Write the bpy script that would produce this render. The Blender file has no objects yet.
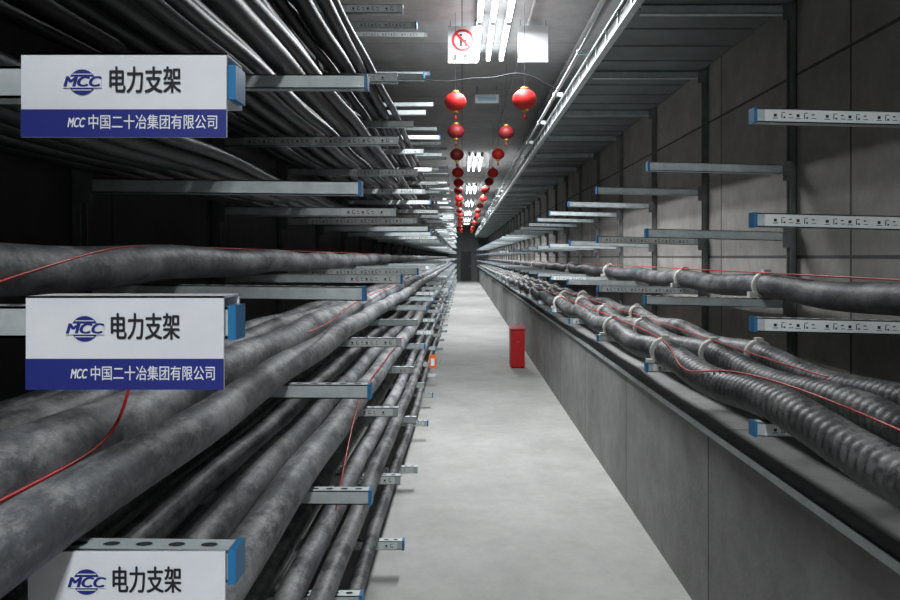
import bpy, math, random
from mathutils import Vector
random.seed(7)
scene = bpy.context.scene
FLOOR, CEIL, WR, WL, YEND, YBACK = -1.70, 2.20, 1.80, -1.35, 50.0, -7.0
SP = 0.36
COLS = [1.075 + 1.35*k for k in range(-3, 36)]

# ---------------------------------------------------------------- materials
def mat(name, col, rough=0.6, metal=0.0, emit=None, estr=0.0):
    m = bpy.data.materials.new(name); m.use_nodes = True
    b = m.node_tree.nodes['Principled BSDF']
    b.inputs['Base Color'].default_value = (*col, 1)
    b.inputs['Roughness'].default_value = rough
    b.inputs['Metallic'].default_value = metal
    if emit:
        b.inputs['Emission Color'].default_value = (*emit, 1)
        b.inputs['Emission Strength'].default_value = estr
    return m

def noisy(name, c1, c2, scale=(1,1,1), nscale=4.0, rough=0.8, metal=0.0, bump=0.15, dust=None, dustamt=0.6, bscale=60, lo=0.35, hi=0.68, fine=0.0, dscale=8, fscale=22):
    m = mat(name, c1, rough, metal)
    nt = m.node_tree; N = nt.nodes; L = nt.links
    b = N['Principled BSDF']
    tc = N.new('ShaderNodeTexCoord'); mp = N.new('ShaderNodeMapping')
    mp.inputs['Scale'].default_value = scale
    L.new(tc.outputs['Object'], mp.inputs['Vector'])
    n1 = N.new('ShaderNodeTexNoise'); n1.inputs['Scale'].default_value = nscale; n1.inputs['Detail'].default_value = 8; n1.inputs['Roughness'].default_value = .65
    L.new(mp.outputs[0], n1.inputs['Vector'])
    r = N.new('ShaderNodeValToRGB')
    r.color_ramp.elements[0].position = lo; r.color_ramp.elements[0].color = (*c1, 1)
    r.color_ramp.elements[1].position = hi; r.color_ramp.elements[1].color = (*c2, 1)
    L.new(n1.outputs['Fac'], r.inputs[0])
    out = r.outputs[0]
    if dust:
        g = N.new('ShaderNodeNewGeometry'); s = N.new('ShaderNodeSeparateXYZ')
        L.new(g.outputs['Normal'], s.inputs[0])
        mr = N.new('ShaderNodeMapRange'); mr.inputs[1].default_value = -0.6; mr.inputs[2].default_value = .7; mr.inputs[4].default_value = dustamt
        L.new(s.outputs['Z'], mr.inputs[0])
        mu = N.new('ShaderNodeMath'); mu.operation = 'MULTIPLY'
        n3 = N.new('ShaderNodeTexNoise'); n3.inputs['Scale'].default_value = dscale; n3.inputs['Detail'].default_value = 10; n3.inputs['Roughness'].default_value = .78
        L.new(mp.outputs[0], n3.inputs['Vector'])
        mr2 = N.new('ShaderNodeMapRange'); mr2.inputs[1].default_value = .46; mr2.inputs[2].default_value = .56
        L.new(n3.outputs['Fac'], mr2.inputs[0])
        L.new(mr.outputs[0], mu.inputs[0]); L.new(mr2.outputs[0], mu.inputs[1])
        mx = N.new('ShaderNodeMix'); mx.data_type = 'RGBA'
        mx.inputs[7].default_value = (*dust, 1)
        L.new(mu.outputs[0], mx.inputs[0]); L.new(out, mx.inputs[6])
        out = mx.outputs[2]
    if fine:
        n4 = N.new('ShaderNodeTexNoise'); n4.inputs['Scale'].default_value = fscale; n4.inputs['Detail'].default_value = 8; n4.inputs['Roughness'].default_value = .8
        L.new(tc.outputs['Object'], n4.inputs['Vector'])
        mr4 = N.new('ShaderNodeMapRange'); mr4.inputs[1].default_value=.35; mr4.inputs[2].default_value=.65; mr4.inputs[3].default_value=1-fine; mr4.inputs[4].default_value=1+fine
        L.new(n4.outputs['Fac'], mr4.inputs[0])
        mx4 = N.new('ShaderNodeMix'); mx4.data_type='RGBA'; mx4.blend_type='MULTIPLY'; mx4.inputs[0].default_value=1
        L.new(out, mx4.inputs[6]); L.new(mr4.outputs[0], mx4.inputs[7]); out=mx4.outputs[2]
    L.new(out, b.inputs['Base Color'])
    n2 = N.new('ShaderNodeTexNoise'); n2.inputs['Scale'].default_value = bscale; n2.inputs['Detail'].default_value = 4
    L.new(tc.outputs['Object'], n2.inputs['Vector'])
    bp = N.new('ShaderNodeBump'); bp.inputs['Strength'].default_value = bump; bp.inputs['Distance'].default_value = .01
    L.new(n2.outputs['Fac'], bp.inputs['Height']); L.new(bp.outputs[0], b.inputs['Normal'])
    return m

def panel_concrete(name, c1, c2, axis='x', bw=1.35, bh=0.9, joint=0.006, fine=.1):
    m = noisy(name, c1, c2, nscale=1.6, rough=.85, bump=.15, fine=fine, fscale=6)
    nt = m.node_tree; N = nt.nodes; L = nt.links; b = N['Principled BSDF']
    src = b.inputs['Base Color'].links[0].from_socket
    tc = N.new('ShaderNodeTexCoord'); sx = N.new('ShaderNodeSeparateXYZ'); cx = N.new('ShaderNodeCombineXYZ')
    L.new(tc.outputs['Object'], sx.inputs[0])
    L.new(sx.outputs['Y'], cx.inputs['X'])
    L.new(sx.outputs['Z' if axis == 'x' else 'X'], cx.inputs['Y'])
    br = N.new('ShaderNodeTexBrick'); br.offset = 0; br.inputs['Scale'].default_value = 1
    br.inputs['Brick Width'].default_value = bw; br.inputs['Row Height'].default_value = bh
    br.inputs['Mortar Size'].default_value = joint; br.inputs['Mortar Smooth'].default_value = .3
    br.inputs['Color1'].default_value = (.82,.82,.82,1); br.inputs['Color2'].default_value = (1.08,1.08,1.08,1)
    br.inputs['Mortar'].default_value = (.22,.22,.22,1)
    L.new(cx.outputs[0], br.inputs['Vector'])
    mx = N.new('ShaderNodeMix'); mx.data_type = 'RGBA'; mx.blend_type = 'MULTIPLY'; mx.inputs[0].default_value = 1
    L.new(src, mx.inputs[6]); L.new(br.outputs['Color'], mx.inputs[7])
    L.new(mx.outputs[2], b.inputs['Base Color'])
    return m

M = {}
M['floor'] = noisy('floor_concrete', (.385,.38,.36), (.49,.485,.46), nscale=1.3, rough=.85, bump=.12, bscale=25, fine=.07, fscale=7, lo=.35, hi=.65)
M['wall_r'] = panel_concrete('wall_concrete', (.30,.285,.265), (.42,.40,.375), bw=1.62, bh=.98, joint=.010, fine=.14)
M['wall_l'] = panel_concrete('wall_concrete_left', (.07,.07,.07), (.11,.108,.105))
M['bench'] = panel_concrete('bench_concrete', (.23,.228,.22), (.34,.335,.325), bw=1.62, bh=5, joint=.008, fine=.12)
M['endw'] = noisy('end_wall_paint', (.20,.20,.20), (.26,.26,.26), nscale=2)
M['ceil'] = panel_concrete('ceiling_concrete', (.42,.42,.42), (.56,.56,.555), axis='z', bw=2.4, bh=1.2)
M['galv'] = noisy('galvanised_steel', (.50,.55,.56), (.68,.73,.73), nscale=14, rough=.5, metal=.35, bump=.03)
M['galv_dark'] = noisy('galvanised_steel_dull', (.16,.17,.17), (.26,.27,.27), nscale=10, rough=.6, metal=.4, bump=.03)
M['tray'] = noisy('tray_steel', (.14,.16,.16), (.21,.235,.235), nscale=3, rough=.5, metal=.3, bump=.03)
M['label'] = noisy('sticker_white', (.80,.84,.84), (.88,.91,.90), nscale=10, rough=.5, bump=.02)
M['dark'] = mat('slot_black', (.012,.012,.014), .8)
M['blue'] = mat('cap_blue', (.02,.18,.40), .4)
M['paper'] = noisy('card_white', (.74,.76,.80), (.84,.85,.88), nscale=5, rough=.6, bump=.03)
M['board'] = noisy('board_grey_white', (.44,.45,.46), (.50,.51,.52), nscale=5, rough=.6, bump=.03)
M['navy'] = mat('print_navy', (.018,.028,.22), .5)
M['ink'] = mat('print_black', (.015,.015,.02), .6)
M['white'] = mat('print_white', (.85,.87,.9), .6)
M['cable'] = noisy('dusty_sheath', (.08,.084,.094), (.21,.217,.23), scale=(1,.5,1), nscale=6, rough=.6, bump=.2, dust=(.44,.435,.43), dustamt=.7, lo=.42, hi=.58, fine=.30)
M['cable2'] = noisy('dusty_sheath_dark', (.035,.036,.04), (.12,.122,.128), scale=(1,.5,1), nscale=8, rough=.55, bump=.2, dust=(.30,.295,.29), dustamt=.6, fine=.3)
M['black'] = noisy('black_sheath', (.012,.012,.014), (.04,.04,.043), scale=(1,.3,1), nscale=8, rough=.48, bump=.08, dust=(.12,.12,.12), dustamt=.5)
M['corr'] = noisy('corrugated_duct', (.045,.047,.05), (.12,.12,.12), scale=(1,.5,1), nscale=6, rough=.5, bump=.03, dust=(.32,.31,.30), dustamt=.75, fine=.2)
M['cleat'] = mat('cleat_nylon', (.62,.61,.56), .5)
M['redw'] = mat('red_wire', (.60,.03,.025), .4)
M['red'] = mat('red_enamel', (.50,.008,.014), .35)
M['lred'] = mat('lantern_silk', (.50,.012,.010), .6)
M['lred2'] = mat('lantern_silk_dark', (.16,.006,.008), .6)
M['gold'] = mat('lantern_gold', (.55,.32,.06), .4, .5)
M['orange'] = mat('orange_plastic', (.80,.16,.03), .5)
M['tube'] = mat('tube_glow', (1,1,1), .5, emit=(.93,.97,1.0), estr=16)
M['fix'] = mat('lamp_enamel', (.45,.47,.48), .4)
M['cond'] = mat('conduit_pvc', (.50,.51,.51), .4, .3)
M['door'] = mat('door_paint', (.04,.04,.043), .5)
M['sky'] = mat('sign_cyan', (.35,.6,.75), .5)

# ---------------------------------------------------------------- mesh builder
class MB:
    def __init__(s): s.v=[]; s.f=[]; s.m=[]; s.sm=[]; s.mats=[]
    def mi(s, k):
        if k not in s.mats: s.mats.append(k)
        return s.mats.index(k)
    def poly(s, pts, k, smooth=False):
        b=len(s.v); s.v += [tuple(p) for p in pts]; s.f.append(tuple(range(b,b+len(pts)))); s.m.append(s.mi(k)); s.sm.append(smooth)
    def hexa(s, p, k):
        b=len(s.v); s.v += [tuple(q) for q in p]; i=s.mi(k)
        for q in ((0,3,2,1),(4,5,6,7),(0,1,5,4),(1,2,6,5),(2,3,7,6),(3,0,4,7)):
            s.f.append(tuple(b+j for j in q)); s.m.append(i); s.sm.append(False)
    def box(s, x0,x1,y0,y1,z0,z1,k, sh=0.0):
        s.hexa([(x0,y0,z0),(x1,y0,z0+sh),(x1,y1,z0+sh),(x0,y1,z0),(x0,y0,z1),(x1,y0,z1+sh),(x1,y1,z1+sh),(x0,y1,z1)],k)
    def rings(s, rs, k, smooth=True, cap=True):
        b=len(s.v); n=len(rs[0]); i=s.mi(k)
        for r in rs: s.v += r
        for a in range(len(rs)-1):
            for j in range(n):
                j2=(j+1)%n
                s.f.append((b+a*n+j,b+a*n+j2,b+(a+1)*n+j2,b+(a+1)*n+j)); s.m.append(i); s.sm.append(smooth)
        if cap:
            s.f.append(tuple(b+j for j in range(n))[::-1]); s.m.append(i); s.sm.append(False)
            o=b+(len(rs)-1)*n; s.f.append(tuple(o+j for j in range(n))); s.m.append(i); s.sm.append(False)
    def tubey(s, pts, rad, k, n=16):
        rs=[]
        for idx,(x,y,z) in enumerate(pts):
            r = rad[idx] if isinstance(rad,list) else rad
            rs.append([(x-r*math.cos(2*math.pi*j/n), y, z+r*math.sin(2*math.pi*j/n)) for j in range(n)])
        s.rings(rs,k)
    def lathe(s, cx,cy, prof, k, n=24, rib=0.0):
        rs=[]
        for (r,z) in prof:
            rs.append([(cx+r*(1-(rib if j%2 else 0))*math.cos(2*math.pi*j/n), cy+r*(1-(rib if j%2 else 0))*math.sin(2*math.pi*j/n), z) for j in range(n)])
        s.rings(rs,k)
    def torus_y(s,x,y,z,R,r,k,w=None,n=20):
        w = w or r
        rs=[]
        for (dr,dy) in ((0,-w),(r,-w*.7),(r*1.2,0),(r,w*.7),(0,w)):
            rs.append([(x-(R+dr)*math.cos(2*math.pi*j/n), y+dy, z+(R+dr)*math.sin(2*math.pi*j/n)) for j in range(n)])
        s.rings(rs,k)
    def obj(s, name, parent=None, bevel=0):
        me=bpy.data.meshes.new(name); me.from_pydata(s.v,[],s.f)
        for k in s.mats: me.materials.append(M[k])
        me.polygons.foreach_set('material_index', s.m); me.polygons.foreach_set('use_smooth', s.sm)
        me.update()
        o=bpy.data.objects.new(name,me); scene.collection.objects.link(o)
        if parent: o.parent=parent
        if bevel:
            bv=o.modifiers.new('bevel','BEVEL'); bv.width=bevel; bv.segments=2; bv.limit_method='ANGLE'
        return o

# ---------------------------------------------------------------- room shell
def slab(name,*a):
    b=MB(); b.box(*a); return b.obj(name)
slab('floor', WL-.2, WR+.2, YBACK, YEND+.2, FLOOR-.2, FLOOR, 'floor')
slab('ceiling', WL-.2, WR+.2, YBACK, YEND+.2, CEIL, CEIL+.2, 'ceil')
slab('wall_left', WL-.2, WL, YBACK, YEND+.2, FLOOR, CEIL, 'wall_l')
slab('wall_right', WR, WR+.2, YBACK, YEND+.2, FLOOR, CEIL, 'wall_r')
slab('wall_back', WL, WR, YBACK-.2, YBACK, FLOOR, CEIL, 'bench')
slab('wall_end', WL, WR, YEND, YEND+.2, FLOOR, CEIL, 'endw')
b=MB(); y1=YEND-.002; b.box(-.1,.65,YEND-.06,y1,FLOOR,FLOOR+2.1,'door'); b.box(-.16,-.1,YEND-.09,y1,FLOOR,FLOOR+2.16,'galv_dark'); b.box(.65,.71,YEND-.09,y1,FLOOR,FLOOR+2.16,'galv_dark'); b.box(-.1,.65,YEND-.09,y1,FLOOR+2.1,FLOOR+2.16,'galv_dark'); b.box(.54,.60,YEND-.1,YEND-.06,FLOOR+1.0,FLOOR+1.04,'galv')
b.obj('door_1')
BX, BZ = 1.14, -.80
slab('concrete_bench', BX, WR-.001, YBACK+.001, YEND-.001, FLOOR, BZ, 'bench')
b=MB(); b.box(BX-.008,BX+.05,YBACK+.01,YEND-.01,BZ,BZ+.012,'galv_dark'); b.box(BX-.014,BX,YBACK+.01,YEND-.01,BZ-.018,BZ+.012,'galv')
b.obj('trim_1')

# ---------------------------------------------------------------- racks
def arm(b, xr, xt, y, z, label=False, sh=0.0, slots=True, cap=True):
    h, d, t = .048, .042, .004
    s = 1 if xt>xr else -1
    x0,x1 = (xr,xt) if s>0 else (xt,xr)
    def zz(x): return z + sh*(x-xr)/(xt-xr)
    za, zb = zz(x0), zz(x1); q = zb-za
    b.box(x0,x1,y-d/2,y-d/2+t,za-h/2,za+h/2,'galv',q)
    b.box(x0,x1,y-d/2,y+d/2,za+h/2-t,za+h/2,'galv',q)
    b.box(x0,x1,y-d/2,y+d/2,za-h/2,za-h/2+t,'galv',q)
    zt = zz(xt)
    if cap: 
        c0,c1 = (xt-.004,xt+.008) if s>0 else (xt-.008,xt+.004)
        b.box(c0,c1,y-d/2-.002,y+d/2+.002,zt-h/2-.002,zt+h/2+.002,'blue')
    r0,r1=(xr,xr+.05) if s>0 else (xr-.05,xr)
    b.box(r0,r1,y-d/2-.006,y-d/2,z-.06,z+.045,'galv_dark')
    if slots:
        L=abs(xt-xr); n=int((L-.1)/.05)
        for i in range(n):
            cx = xt - s*(.04+i*.05); cz=zz(cx)+h/2+.0006
            b.poly([(cx+.013*math.cos(a*math.pi/6),y+.008*math.sin(a*math.pi/6),cz) for a in range(12)],'dark')
    if label:
        L=abs(xt-xr)*label
        la,lb = (xt-s*.03, xt-s*L)
        l0,l1=min(la,lb),max(la,lb)
        b.box(l0,l1,y-d/2-.0022,y-d/2-.0003,zz(l0)-h*.42,zz(l0)+h*.42,'label',zz(l1)-zz(l0))
        x=l0+.03; yy=y-d/2-.003; i=0
        while x<l1-.03:
            zc=zz(x)
            if i%3==0:
                b.box(x,x+.010,yy,yy+.001,zc-.005,zc+.005,'ink'); b.box(x-.004,x+.014,yy,yy+.001,zc-.011,zc-.009,'ink')
            elif i%3==1:
                b.box(x,x+.003,yy,yy+.001,zc-.010,zc+.006,'ink'); b.box(x+.007,x+.013,yy,yy+.001,zc-.010,zc-.004,'ink'); b.box(x,x+.013,yy,yy+.001,zc+.008,zc+.010,'ink')
            else: b.box(x,x+.015,yy,yy+.001,zc-.009,zc-.007,'ink'); b.box(x,x+.009,yy,yy+.001,zc+.002,zc+.006,'ink')
            x+=.026; i+=1
            if i%6==0: x+=.022
def post(b,x,y,z0,z1,s):
    w=.045
    xa,xb=(x,x+s*.035); xa,xb=min(xa,xb),max(xa,xb)
    b.box(xa,xb,y-w/2,y-w/2+.004,z0,z1,'galv_dark'); b.box(xa,xb,y+w/2-.004,y+w/2,z0,z1,'galv_dark')
    xw = xa if s>0 else xb-.004
    b.box(xw,xw+.004,y-w/2,y+w/2,z0,z1,'galv_dark')

LL=[(.70+k)*SP for k in range(-5,6)]
LR=[-.61,-.25,.11,.47,1.33]
TL, TR = -.336, .99
for ci,y in enumerate(COLS):
    b=MB(); post(b,WL+.001,y+.01,FLOOR,CEIL-.002,1)
    for li,z in enumerate(LL):
        if z>CEIL-.08: continue
        if z>1.5 and random.random()<.15: continue
        j=random.uniform(-.02,.02) if y>1.5 else -.012
        zz_=z+(.012 if ci==3 else random.uniform(-.010,.010))
        lab = 0 if y<2 else (random.choice([0,0,0,.3,.8]) if li%2 else random.choice([0,.5,.8,.8]))
        if abs(y-2.425)<.1: lab=0
        if abs(y-3.775)<.1: lab={6:.85,4:.3,5:.3}.get(li,.3)
        arm(b, WL+.03, TL+j+(random.choice([0,0,.07]) if y>5 and li>7 else 0), y, zz_, label=lab, sh=random.uniform(-.012,.008), slots=y<14, cap=(y<3.2 or random.random()<.3))
    b.obj('left_cable_rack')
    b=MB(); post(b,WR-.001,y+.01,BZ,CEIL-.002,-1)
    for li,z in enumerate(LR):
        j=random.uniform(-.014,.014)
        lab = 0
        if abs(y-2.425)<.1: lab=.97; j=.02
        elif y>2.5: lab=random.choice([0,0,.5,.9]) if li<3 else random.choice([0,0,.4])
        if li==4: lab=0; j=-.03
        arm(b, WR-.03, TR+j, y, z, label=lab, sh=.018 if li<4 else 0, slots=y<14, cap=li<4)
    b.obj('right_cable_rack')

# ---------------------------------------------------------------- cables
def ysteps():
    y=-3.0; out=[]
    while y<YEND-.3:
        out.append(y); y += .15 if y<12 else (.4 if y<25 else .9)
    out.append(YEND-.3); return out
def cable_pts(x0,zlev,r,wob=.012,sag=.02,ys=None,seed=0):
    rnd=random.Random(seed); ph=[rnd.uniform(0,6.28) for _ in range(4)]
    pts=[]
    for y in (ys or ysteps()):
        x=x0+wob*(math.sin(y*.8+ph[0])+.4*math.sin(y*1.7+ph[1]))
        z=zlev+.027+r-sag*math.sin(math.pi*(y-1.075)/1.35)**2+.003*(1+math.sin(y*1.1+ph[2]))
        pts.append((x,y,z))
    return pts
def power_cable(x,zlev,r,m='cable',wob=.012,sag=.008,seed=0,name='power_cable'):
    b=MB(); b.tubey(cable_pts(x,zlev,r,wob,sag,seed=seed),r,m,20); return b.obj(name)
l=lambda k:(.70+k)*SP
S=1
for (x,k,r,m) in [(-1.0,-1,.059,'cable'),(-1.17,-1,.05,'cable2'),
     (-.785,-2,.070,'cable'),(-.625,-2,.052,'cable'),(-.97,-2,.06,'cable2'),(-1.13,-2,.05,'cable2'),
     (-.545,-3,.058,'cable'),(-.70,-3,.056,'cable'),(-.86,-3,.05,'cable2'),(-1.02,-3,.055,'cable2'),
     (-.455,-4,.040,'cable2'),(-.56,-4,.046,'cable'),(-.69,-4,.05,'cable2'),(-.85,-4,.05,'cable2'),(-1.0,-4,.05,'cable2'),
     (-.47,-5,.036,'cable2'),(-.60,-5,.045,'cable2'),(-.76,-5,.05,'cable2'),(-.95,-5,.05,'cable2')]:
    power_cable(x,l(k),r,m,seed=S,wob=.010 if m=='cable' else .008,sag=.014); S+=1
def bundle(k,xs,name='black_cable_bundle'):
    global S
    b=MB()
    for i,x in enumerate(xs):
        r=.026+.014*((i*7+k*3)%5)/4
        b.tubey(cable_pts(x,l(k),r,.009,.008+.008*((i*3)%4)/3,seed=S),r,'black',12); S+=1
        if i%2==0:
            b.tubey(cable_pts(x+.035,l(k)+r*1.6,r*.8,.014,.014,seed=S),r*.8,'black',12); S+=1
    # slack thin cables wandering over the bundle
    rnd=random.Random(k*11+5)
    for q in range(3):
        ph=rnd.uniform(0,6.28); xc=(xs[0]+xs[-1])/2+rnd.uniform(-.1,.1); am=rnd.uniform(.08,.16); fr=rnd.uniform(.9,1.5)
        pts=[(xc+am*math.sin(y*fr+ph),y,l(k)+.115+.02*math.sin(y*2.3+ph)) for y in ysteps() if y<24]
        b.tubey(pts,.009,'black',8)
    b.obj(name)
bundle(0,[-.86,-.95,-1.04,-1.13,-1.22])
bundle(1,[-.62,-.71,-.80,-.90,-1.0,-1.1,-1.2])
bundle(2,[-.55,-.63,-.72,-.82,-.92,-1.02,-1.12,-1.22])
bundle(3,[-.80,-.88,-.97,-1.06,-1.15,-1.24])
power_cable(1.64,-.25,.064,'cable2',wob=.010,sag=.02,seed=91)
def corrugated(x0,zlev,r,seed):
    ys=[];y=.0
    while y<16: ys.append(y); y+=.0105
    while y<YEND-.3: ys.append(y); y+=.5
    pts=cable_pts(x0,zlev,r,.016,.035,ys=ys,seed=seed)
    prof=[0,.10,.15,.10]
    rad=[r*(1-prof[i%4]) if p[1]<16 else r*.94 for i,p in enumerate(pts)]
    b=MB(); b.tubey(pts,rad,'corr',20); b.obj('corrugated_cable_duct')
    return pts
ducts=[(1.10,.068,61),(1.34,.064,62),(1.60,.062,63)]
for x,r,sd in ducts: corrugated(x,-.61,r,sd)
for y in COLS[5:20]:
    for (x,r,sd,zl) in [(*d,-.61) for d in ducts]+[(1.64,.064,91,-.25)]:
        if (round(y*10)+sd)%3==0 and y>5: continue
        p=cable_pts(x,zl,r,.016 if zl<-.5 else .010,.035 if zl<-.5 else .02,ys=[y],seed=sd)[0]
        b=MB(); b.torus_y(p[0],y,p[2],r*.99,.012,'cleat',w=.022)
        b.box(p[0]-r-.032,p[0]-r+.006,y-.02,y+.02,p[2]-r,p[2]-r+.03,'cleat'); b.box(p[0]+r-.006,p[0]+r+.032,y-.02,y+.02,p[2]-r,p[2]-r+.03,'cleat')
        b.box(p[0]-.018,p[0]+.018,y-.02,y+.02,p[2]+r,p[2]+r+.022,'cleat')
        b.obj('cable_cleat')

def wire(name,pts,r=.0035,m='redw'):
    cu=bpy.data.curves.new(name,'CURVE'); cu.dimensions='3D'; cu.bevel_depth=r; cu.bevel_resolution=2
    sp=cu.splines.new('NURBS'); sp.points.add(len(pts)-1)
    for i,p in enumerate(pts): sp.points[i].co=(*p,1)
    sp.order_u=4; sp.use_endpoint_u=True
    cu.materials.append(M[m]); o=bpy.data.objects.new(name,cu); scene.collection.objects.link(o); return o
wire('red_sensing_wire',[(-.93,1.30,-.07),(-.925,1.42,-.045),(-.93,1.6,-.015),(-.95,1.85,.02),(-.98,2.1,.035),(-1.0,2.6,.036),(-1.01,3.4,.036),(-1.0,5,.036),(-.98,9,.036)])
wire('red_sensing_wire',[(-.706,.80,-.37),(-.706,1.0,-.372),(-.704,1.2,-.374),(-.703,1.34,-.372),(-.700,1.42,-.345),(-.705,1.47,-.30),(-.715,1.52,-.25),(-.735,1.6,-.17),(-.80,1.75,-.10)])
wire('red_sensing_wire',[(-.55,2.5,-.27),(-.58,3.0,-.29),(-.62,3.4,-.30),(-.66,3.8,-.30),(-.7,4.8,-.29),(-.72,7,-.29),(-.7,11,-.29)])
wire('red_sensing_wire',[(-.45,2.5,-.90),(-.455,2.7,-.80),(-.47,3.0,-.72),(-.5,3.4,-.69),(-.52,4.0,-.68),(-.5,6,-.68)],.003)
wire('red_sensing_wire',[(1.62,2.3,-.085),(1.61,3.0,-.085),(1.60,4.4,-.085),(1.61,7,-.085),(1.62,12,-.085),(1.60,18,-.085)],.004)
wire('red_sensing_wire',[(1.12,1.6,-.450),(1.16,2.0,-.452),(1.14,2.5,-.441),(1.07,2.9,-.46),(1.01,3.1,-.52),(1.01,3.3,-.50),(1.07,3.6,-.435),(1.12,4.5,-.44),(1.1,7,-.44),(1.1,12,-.44)],.004)
wire('red_sensing_wire',[(1.36,2.6,-.446),(1.34,3.0,-.450),(1.36,4.0,-.446),(1.35,6,-.446),(1.34,11,-.446)],.0035)

# ---------------------------------------------------------------- bracket sleeves with print
def text(body,x,y,z,size,m,parent,name,fit=None,bold=0.0,shear=0.0):
    def one(dx,dz,nm,dy=0):
        cu=bpy.data.curves.new(nm,'FONT'); cu.body=body; cu.size=size; cu.shear=shear
        cu.align_x='LEFT'; cu.align_y='CENTER'; cu.materials.append(M[m])
        o=bpy.data.objects.new(nm,cu); scene.collection.objects.link(o)
        o.rotation_euler=(math.pi/2,0,0); o.location=(x+dx,y-dy,z+dz); o.parent=parent
        bpy.context.view_layer.update()
        if fit and o.dimensions.x>0: o.scale.x=fit/o.dimensions.x
        return o
    o=one(0,0,name)
    if bold:
        one(bold,0,name+'_weight',.00015); one(bold/2,bold*.6,name+'_weight',.0003)
    return o
def sleeve(zt,zb,x0,x1,top=True):
    e=bpy.data.objects.new('bracket_sign_box',None); scene.collection.objects.link(e)
    yf=1.040; h=zt-zb; zs=zb+h*.33
    b=MB(); b.box(x0,x1,yf,yf+.004,zb,zt,'paper')
    if top: b.box(x0,x1,yf,yf+.075,zt-.003,zt,'paper'); b.box(x0,x1,yf+.071,yf+.075,zt-.07,zt,'paper')
    b.obj('sleeve_body',e)
    b=MB(); b.box(x0,x1,yf-.0012,yf,zb,zs,'navy'); b.obj('sleeve_band',e)
    w=x1-x0; zc=zs+(zt-zs)*.48; ty=yf-.0016
    text('电力支架',x0+w*.42,ty,zc,.042,'ink',e,'print_title',fit=w*.345,bold=.0016)
    text('中国二十冶集团有限公司',x0+w*.325,ty,(zb+zs)/2,.023,'white',e,'print_company',fit=w*.625,bold=.0004)
    text('MCC',x0+w*.225,ty,(zb+zs)/2,.020,'white',e,'print_mark_small',fit=w*.085,bold=.0010,shear=.3)
    b=MB(); cx=x0+w*.30; rx,rz=.020,.019
    b.poly([(cx+rx*math.cos(a*math.pi/12),ty,zc+rz*math.sin(a*math.pi/12)) for a in range(24)],'navy')
    for f in (-.62,.62):
        ww=rx*math.sqrt(1-f*f)*.9; b.box(cx-ww,cx+ww,ty-.0006,ty-.0001,zc+rz*f-.0006,zc+rz*f+.0006,'paper')
    b.box(cx-.028,cx+.029,ty-.0012,ty-.0006,zc-.0085,zc+.0075,'paper')
    b.obj('print_globe',e)
    for dx in (0,.0014): text('MCC',cx-.029+dx,ty-.0016-dx*.3,zc-.0005,.021,'navy',e,'print_mark',fit=.055,bold=.0012,shear=.25)
    return e
sleeve(.303,.178,-.655,-.350)
sleeve(-.058,-.197,-.648,-.354)
sleeve(-.438,-.565,-.645,-.352,top=False)

# ---------------------------------------------------------------- upper right cable tray
b=MB(); tz=1.33+.025; x0,x1=.93,1.75
b.box(x0,x1,-3,YEND-.1,tz,tz+.004,'tray')
b.box(x0,x0+.004,-3,YEND-.1,tz,tz+.11,'galv_dark'); b.box(x1-.004,x1,-3,YEND-.1,tz,tz+.11,'galv_dark')
b.box(x0-.014,x0+.02,-3,YEND-.1,tz+.102,tz+.114,'galv'); b.box(x0-.014,x0+.03,-3,YEND-.1,tz-.006,tz+.006,'galv')
y=-2.6
while y<YEND-1:
    b.box(x0-.006,x0,y,y+.03,tz+.006,tz+.102,'galv')
    if y<25: b.box(x0+.03,x1-.02,y,y+.012,tz-.006,tz,'tray')
    y+=.3375
b.obj('cable_tray')
b=MB(); b.tubey([(.86,-3,1.50),(.86,YEND-.2,1.50)],.014,'cond',10)
for y in COLS: b.box(.84,.932,y-.012,y+.012,1.482,1.52,'galv')
b.obj('tray_conduit')
b=MB(); b.tubey([(1.18,-3,2.165),(1.18,YEND-.2,2.165)],.018,'cond',10); b.tubey([(.62,-3,2.18),(.62,YEND-.2,2.18)],.011,'cond',10)
for y in COLS: b.box(1.15,1.21,y-.012,y+.012,2.165,CEIL-.001,'galv'); b.box(.60,.64,y-.012,y+.012,2.18,CEIL-.001,'galv')
b.obj('ceiling_conduit')

# ---------------------------------------------------------------- lamps
def lamp(y0,ln=1.2,power=26,xs=(.16,.28,.42)):
    b=MB()
    for x in xs:
        b.box(x-.026,x+.026,y0,y0+ln,2.14,CEIL-.001,'fix')
        b.tubey([(x,y0+.03,2.118),(x,y0+ln-.03,2.118)],.020,'tube',12)
        b.box(x-.022,x+.022,y0,y0+.03,2.095,2.16,'fix'); b.box(x-.022,x+.022,y0+ln-.03,y0+ln,2.095,2.16,'fix')
    o=b.obj('fluorescent_lamp')
    for x in xs:
        li=bpy.data.lights.new('tube_light','AREA'); li.shape='RECTANGLE'; li.size=.038; li.size_y=ln-.08
        li.energy=power; li.color=(.93,.97,1.0)
        lo=bpy.data.objects.new('tube_light',li); scene.collection.objects.link(lo)
        lo.location=(x,y0+ln/2,2.096); lo.parent=o
for yc in (-4.4,-1.2,6.3,15.9,22,28,34,40,45):
    lamp(yc-1.22, power=42 if yc<0 else 30)
    if 0<yc<44: lamp(yc+.02, power=30)

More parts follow.
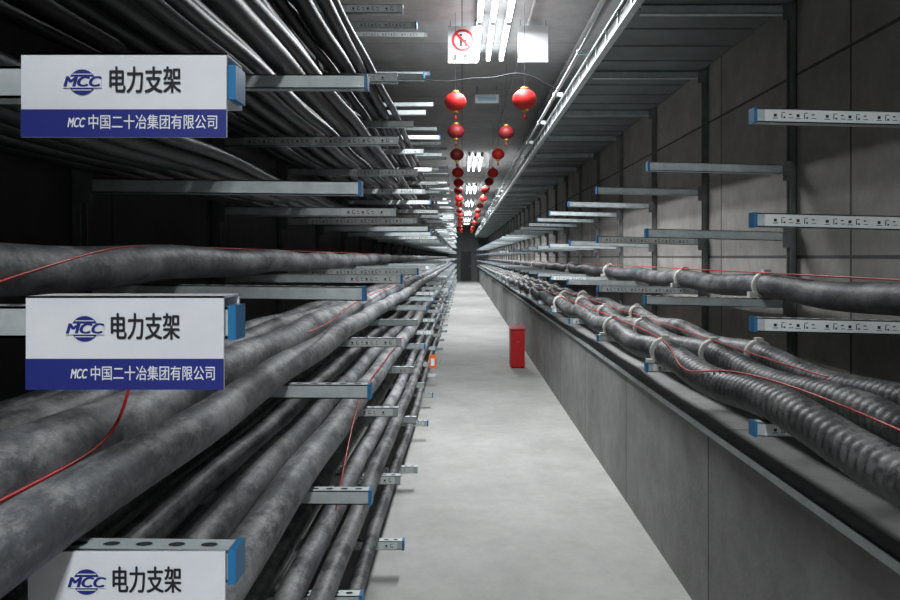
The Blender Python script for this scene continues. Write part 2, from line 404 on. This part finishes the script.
# ---------------------------------------------------------------- lanterns
def lantern(x,y,z,r,dark=False):
    b=MB(); k='lred2' if dark else 'lred'
    prof=[]
    for i in range(13):
        a=-math.pi/2*.86+math.pi*.86*i/12
        prof.append((r*math.cos(a), z+r*.86*math.sin(a)))
    b.lathe(x,y,prof,k,36,rib=.05)
    zt=z+r*.86*math.sin(math.pi/2*.86); zb=z-r*.86*math.sin(math.pi/2*.86); q=r*math.cos(math.pi/2*.86)
    b.lathe(x,y,[(q*1.5,zt-.004),(q*1.5,zt+.014),(q,zt+.018)],'gold',16)
    b.lathe(x,y,[(q,zb-.018),(q*1.5,zb-.014),(q*1.5,zb+.004)],'gold',16)
    b.lathe(x,y,[(.016,zb-.08),(.010,zb-.05),(.004,zb-.018)],k,10)
    b.box(x-.0015,x+.0015,y-.0015,y+.0015,zt+.015,CEIL-.001,'dark')
    b.obj('red_paper_lantern')
i=0; y=6.3
while y<38:
    j=random.uniform(-.03,.03)
    lantern(-.075+j*.6,y,1.42+random.uniform(-.03,.03),.098,dark=i in(1,2,5,8,11,13))
    lantern(.54 if i==0 else .50+j,y-(.25 if i==0 else 0),1.40+random.uniform(-.04,.04)+( -.06 if i==0 else 0),.105 if i==0 else .09,dark=i in(1,4,7,10,12))
    y+=1.75 if i<6 else 2.3; i+=1
wire('lantern_garland_string',[(-.34,6.3,1.60),(-.15,6.3,1.56),(.05,6.3,1.62),(.3,6.3,1.60),(.5,6.2,1.66),(.7,6.3,1.6),(.86,6.3,1.5)],.006,'dark')

# ---------------------------------------------------------------- signs on ceiling
b=MB(); x0,x1,z0,z1,yy=-.13,.145,1.80,2.145,6.5
b.box(x0,x1,yy,yy+.006,z0,z1,'board'); b.box(x0+.02,x0+.024,yy,yy+.004,z1,CEIL-.001,'dark'); b.box(x1-.024,x1-.02,yy,yy+.004,z1,CEIL-.001,'dark')
cx,cz=(x0+x1)/2,(z0+z1)/2+.04
def annulus(b,cx,y,cz,ri,ro,k,n=32):
    for a in range(n):
        t0,t1=2*math.pi*a/n,2*math.pi*(a+1)/n
        b.poly([(cx+ri*math.cos(t0),y,cz+ri*math.sin(t0)),(cx+ro*math.cos(t0),y,cz+ro*math.sin(t0)),(cx+ro*math.cos(t1),y,cz+ro*math.sin(t1)),(cx+ri*math.cos(t1),y,cz+ri*math.sin(t1))],k)
annulus(b,cx,yy-.001,cz,.080,.104,'red')
d=.06; w=.008
b.poly([(cx-d-w,yy-.0035,cz+d-w),(cx-d+w,yy-.0035,cz+d+w),(cx+d+w,yy-.0035,cz-d+w),(cx+d-w,yy-.0035,cz-d-w)],'red')
b.box(cx-.030,cx-.006,yy-.002,yy,cz-.06,cz+.03,'ink'); b.box(cx-.030,cx-.006,yy-.002,yy,cz+.038,cz+.060,'ink')
b.box(cx-.006,cx+.035,yy-.002,yy,cz-.008,cz+.008,'ink'); b.box(cx+.02,cx+.034,yy-.002,yy,cz-.055,cz-.008,'ink')
so=b.obj('prohibition_sign')
text('请勿靠近',x0+.03,yy-.002,z0+.045,.06,'ink',so,'sign_caption',fit=.21,bold=.002)
b=MB(); b.box(.52,.80,6.5,6.506,1.81,2.15,'board'); b.box(.54,.544,6.5,6.504,2.15,CEIL-.001,'dark'); b.box(.776,.78,6.5,6.504,2.15,CEIL-.001,'dark'); b.obj('hanging_notice_board')
b=MB(); b.box(.17,.47,9.0,9.03,1.98,2.09,'paper'); b.box(.20,.44,8.998,9.0,2.01,2.06,'sky'); b.box(.19,.195,9.01,9.015,2.09,CEIL-.001,'dark'); b.box(.445,.45,9.01,9.015,2.09,CEIL-.001,'dark'); b.obj('exit_direction_sign')

# ---------------------------------------------------------------- red extinguisher box
b=MB(); y0=10.7; x0=.74; x1=.96; d=.30; H=.62
b.hexa([(x0,y0,FLOOR+.02),(x1,y0,FLOOR+.02),(x1,y0+d,FLOOR+.02),(x0,y0+d,FLOOR+.02),(x0,y0,FLOOR+H-.03),(x1,y0,FLOOR+H-.03),(x1,y0+d,FLOOR+H),(x0,y0+d,FLOOR+H)],'red')
b.hexa([(x0-.012,y0-.015,FLOOR+H-.035),(x1+.012,y0-.015,FLOOR+H-.035),(x1+.012,y0+d,FLOOR+H-.001),(x0-.012,y0+d,FLOOR+H-.001),(x0-.012,y0-.015,FLOOR+H-.015),(x1+.012,y0-.015,FLOOR+H-.015),(x1+.012,y0+d,FLOOR+H+.018),(x0-.012,y0+d,FLOOR+H+.018)],'red')
for fx in (x0+.02,x1-.05):
    for fy in (y0+.02,y0+d-.05): b.box(fx,fx+.03,fy,fy+.03,FLOOR,FLOOR+.02,'dark')
b.box(x0+.02,x1-.02,y0-.006,y0,FLOOR+.06,FLOOR+H-.07,'red')
b.box(x0+.10,x0+.14,y0-.02,y0-.006,FLOOR+.40,FLOOR+.412,'galv_dark')
b.obj('fire_extinguisher_box',bevel=.004)
b=MB(); yo=COLS[8]-.035
b.box(TL-.03,TL+.05,yo-.012,yo,l(-4)-.05,l(-4)+.10,'orange'); b.box(TL-.01,TL+.03,yo-.014,yo-.012,l(-4)-.02,l(-4)+.06,'white'); b.obj('orange_marker_tag')

# ---------------------------------------------------------------- world, camera
w=bpy.data.worlds.new('tunnel_world'); scene.world=w; w.use_nodes=True
w.node_tree.nodes['Background'].inputs[0].default_value=(.02,.02,.022,1)
scene.view_settings.view_transform='Standard'; scene.view_settings.look='None'; scene.view_settings.exposure=-0.08
cam=bpy.data.cameras.new('camera'); co=bpy.data.objects.new('camera',cam); scene.collection.objects.link(co)
cam.sensor_width=36; cam.lens=28; cam.shift_x=-12/900; cam.shift_y=-43/900; cam.clip_start=.02; cam.clip_end=200
co.location=(0,0,0); co.rotation_euler=(math.pi/2,0,0)
scene.camera=co
